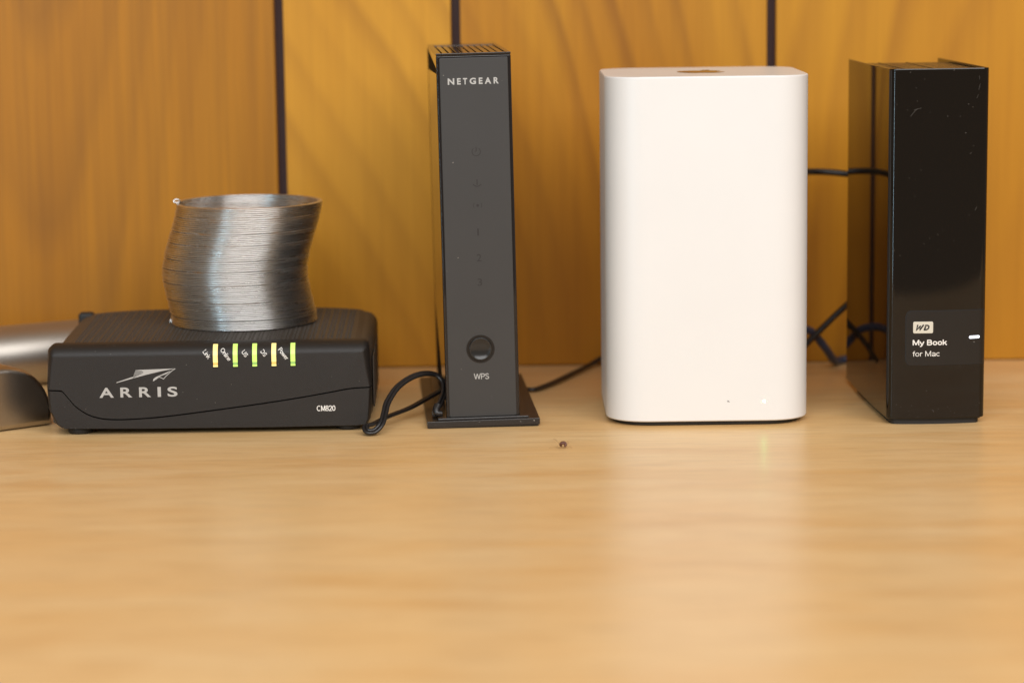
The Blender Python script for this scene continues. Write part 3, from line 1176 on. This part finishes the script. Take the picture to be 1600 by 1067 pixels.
# fine scratches in the gloss front
bm = bmesh.new()
rnd = random.Random(11)
for (x, z, l, a) in ((18.2, 160, 3.0, 75), (17.2, 156, 2.0, 60), (17.3, 103, 1.8, 65), (-14.2, 148, 4.5, 50), (-12.5, 151, 3.5, 15), (14.2, 130, 1.2, 20), (18.6, 165, 1.6, 100)):
    put_stroke(bm, [(x, z), (x + l * math.cos(math.radians(a)), z + l * math.sin(math.radians(a)))], 0.055, lambda x, z: on_drive(x, z, 0.03))
for k in range(22):
    x, z = rnd.uniform(-21, 21), (rnd.uniform(3.5, 10) if k < 20 else rnd.uniform(10, 165))
    s = rnd.uniform(0.05, 0.11)
    put_stroke(bm, [(x - s, z), (x + s, z + s * 0.6)], s * 1.8, lambda x, z: on_drive(x, z, 0.03))
sc_ = obj("dust", bm, M['scratch'], drive)
sc_['kind'] = 'stuff'

# ------------------------------------------------------------------ aluminium stand at the left edge
stand = thing("aluminium_stand", "satin silver aluminium stand with rounded edges beside the modem's left end", "stand", (-248.6, 5.5, 0), (0, 0, 0.665))


# lower block: its face runs back to the right and its far end is rounded off
def end_profile(ins=0.0, r=25.0, L0=-95.0, L1=29.0, H=31.5):
    pts = [(L0, 0.4 + ins), (L1 - ins, 0.4 + ins)]
    pts += [(L1 - r + (r - ins) * math.cos(math.radians(a)), H - r + (r - ins) * math.sin(math.radians(a))) for a in range(0, 91, 9)]
    pts += [(L0, H - ins)]
    return pts


bm = bmesh.new()
lv = [(0.0, 3.0), (0.5, 1.6), (1.6, 0.5), (3.2, 0.0), (40.0, 0.0)]
rings(bm, [[(x, y, z) for x, z in end_profile(ins)] for y, ins in lv])
obj("leg", bm, M['aluminium_smooth'], stand, True, 50)
bm = bmesh.new()
d = Vector((0.86, 0.51, 0)).normalized()
nrm = Vector((-d.y, d.x, 0))
c0, c1 = Vector((-330, 106, 0)), Vector((-226.5, 163, 0))
inv = (Matrix.Translation(Vector((-248.6, 5.5, 0))) @ Matrix.Rotation(0.665, 4, 'Z')).inverted()
lp = []
for t in (0.0, 0.985, 1.0):
    c = c0.lerp(c1, t)
    r0 = 16.4 if t < 0.99 else 15.4
    lp.append([inv @ (c + nrm * (r0 * math.cos(a * math.pi / 24)) + Vector((0, 0, 16.6 + r0 * math.sin(a * math.pi / 24)))) for a in range(48)])
rings(bm, lp)
obj("rail", bm, M['aluminium'], stand, True, 60)

# ------------------------------------------------------------------ cords and cables
cordp = [(-31.5, 66, 9), (-32.8, 60.0, 10.6), (-42.6, 45.0, 7.5), (-50.8, 25.0, 6.2), (-60.8, 5.0, 5.6), (-66.6, -7.0, 4.6), (-70.2, -11.0, 4.2), (-69.6, -14.5, 2.4),
         (-66.0, -14.5, 2.4), (-62.8, -12.0, 5.4), (-61.5, -6.0, 9.5), (-60.2, 0.0, 13.8), (-56.1, 8.0, 19.2), (-50.1, 15.0, 22.7),
         (-44.0, 20.0, 24.0), (-37.9, 24.0, 22.9), (-34.2, 23.0, 19.4), (-33.6, 18.0, 14.9), (-35.2, 12.0, 11.2), (-37.0, 7.5, 9.0)]
P = catmull(cordp, 8)
bm = bmesh.new()
tube(bm, P, 0.92, 10, (0, 0.82), (0, 0, 1))
tube(bm, P, 0.92, 10, (0, -0.82), (0, 0, 1))
cord = obj("power_cord", bm, M['cord'], None, True, 60)
tag(cord, "black twin flat cord looping from the modem's foot to the slim router", "cord")
bm = bmesh.new()
tube(bm, catmull([(-36.4, 8.8, 10.2), (-37.2, 7.0, 8.4), (-36.6, 6.0, 6.9), (-34.6, 6.5, 6.7)], 5), lambda t: 1.9 - 0.4 * t, 12)
obj("plug", bm, M['cord'], cord, True, 60)

bm = bmesh.new()
P = catmull([(-8, 140, 1.6), (4, 108, 1.6), (10.4, 100.5, 1.6), (16.5, 109.1, 1.7), (23.5, 124.6, 1.8), (34.5, 152.8, 2.0), (42.5, 172.0, 2.4), (50, 181, 5.0), (62, 182.5, 9.0), (80, 180, 12)], 8)
tube(bm, P, 0.95, 10, (0, 0.75), (0, 0, 1))
tube(bm, P, 0.95, 10, (0, -0.75), (0, 0, 1))
tag(obj("thin_cable", bm, M['cord'], None, True, 60), "thin black cable running along the desk behind the white base station from the slim router", "cable")

bm = bmesh.new()
tube(bm, catmull([(118, 101, 104), (138, 128, 108.5), (160.3, 150, 109.2), (181, 150.5, 107.6), (197, 146, 104), (204, 134, 98), (205, 110, 96)], 8), 1.75, 12)
tag(obj("upper_cable", bm, M['cord'], None, True, 60), "black cable stretching level from the white base station to the hard drive", "cable")

bm = bmesh.new()
tube(bm, catmull([(146, 150, 6), (152, 146, 10.5), (161, 145.5, 19.3), (181, 145.5, 38.3), (195, 142, 47), (201, 132, 50), (203, 110, 50)], 8), 1.75, 12)
tag(obj("slanted_cable", bm, M['cord'], None, True, 60), "dark cable slanting steeply up behind the hard drive, crossing the blue cable", "cable")

bm = bmesh.new()
tube(bm, catmull([(128, 99, 22), (136, 118, 25), (148, 140, 26), (159.8, 151, 23.6), (164.5, 153, 19.8), (170.2, 156, 12.8), (175.5, 165, 5.2), (179.5, 176, 2.4), (188, 182, 2.4), (228, 182, 2.6)], 8), 2.2, 14)
tag(obj("network_cable", bm, M['blue'], None, True, 60), "thick dark blue network cable curving down to the desk behind the base station", "cable")

# ------------------------------------------------------------------ dead bug
bug = thing("bug", "tiny curled brown bug with hair thin legs lying on the desk before the router", "bug", (23.0, -51.0, 0))
bug.scale = (1.15, 1.15, 1.15)
bm = bmesh.new()
lp = []
for i in range(15):
    t = i / 14
    ang = math.radians(-60 + 300 * t)
    r = 0.30 + 0.42 * math.sin(math.pi * (0.1 + 0.85 * t))
    c = Vector((1.0 * math.cos(ang), 0.25 * math.sin(2 * ang), 1.55 + 0.75 * math.sin(ang)))
    e1 = Vector((math.cos(ang), 0, math.sin(ang)))
    lp.append([c + e1 * (r * math.cos(a * math.pi / 5)) + Vector((0, 1, 0)) * (r * 1.5 * math.sin(a * math.pi / 5)) for a in range(10)])
rings(bm, lp)
body = obj("body", bm, M['bug'], bug, True, 60)
for leg in ([(-1.0, 0.2, 1.2), (-2.6, 4.0, 2.6), (-3.2, 11, 1.8), (-3.6, 19, 0.4)], [(-0.8, -0.6, 0.8), (-3.2, -1.0, 0.9), (-5.6, -0.2, 0.3)],
            [(0.7, 0.4, 1.4), (2.0, 3.0, 2.4), (2.2, 8.0, 0.3)], [(0.9, -0.4, 0.9), (2.6, -0.4, 0.8), (3.6, 0.6, 0.2)]):
    bm = bmesh.new()
    tube(bm, catmull(leg, 4), 0.075, 5)
    obj("leg", bm, M['bug_leg'], bug, True, 60)
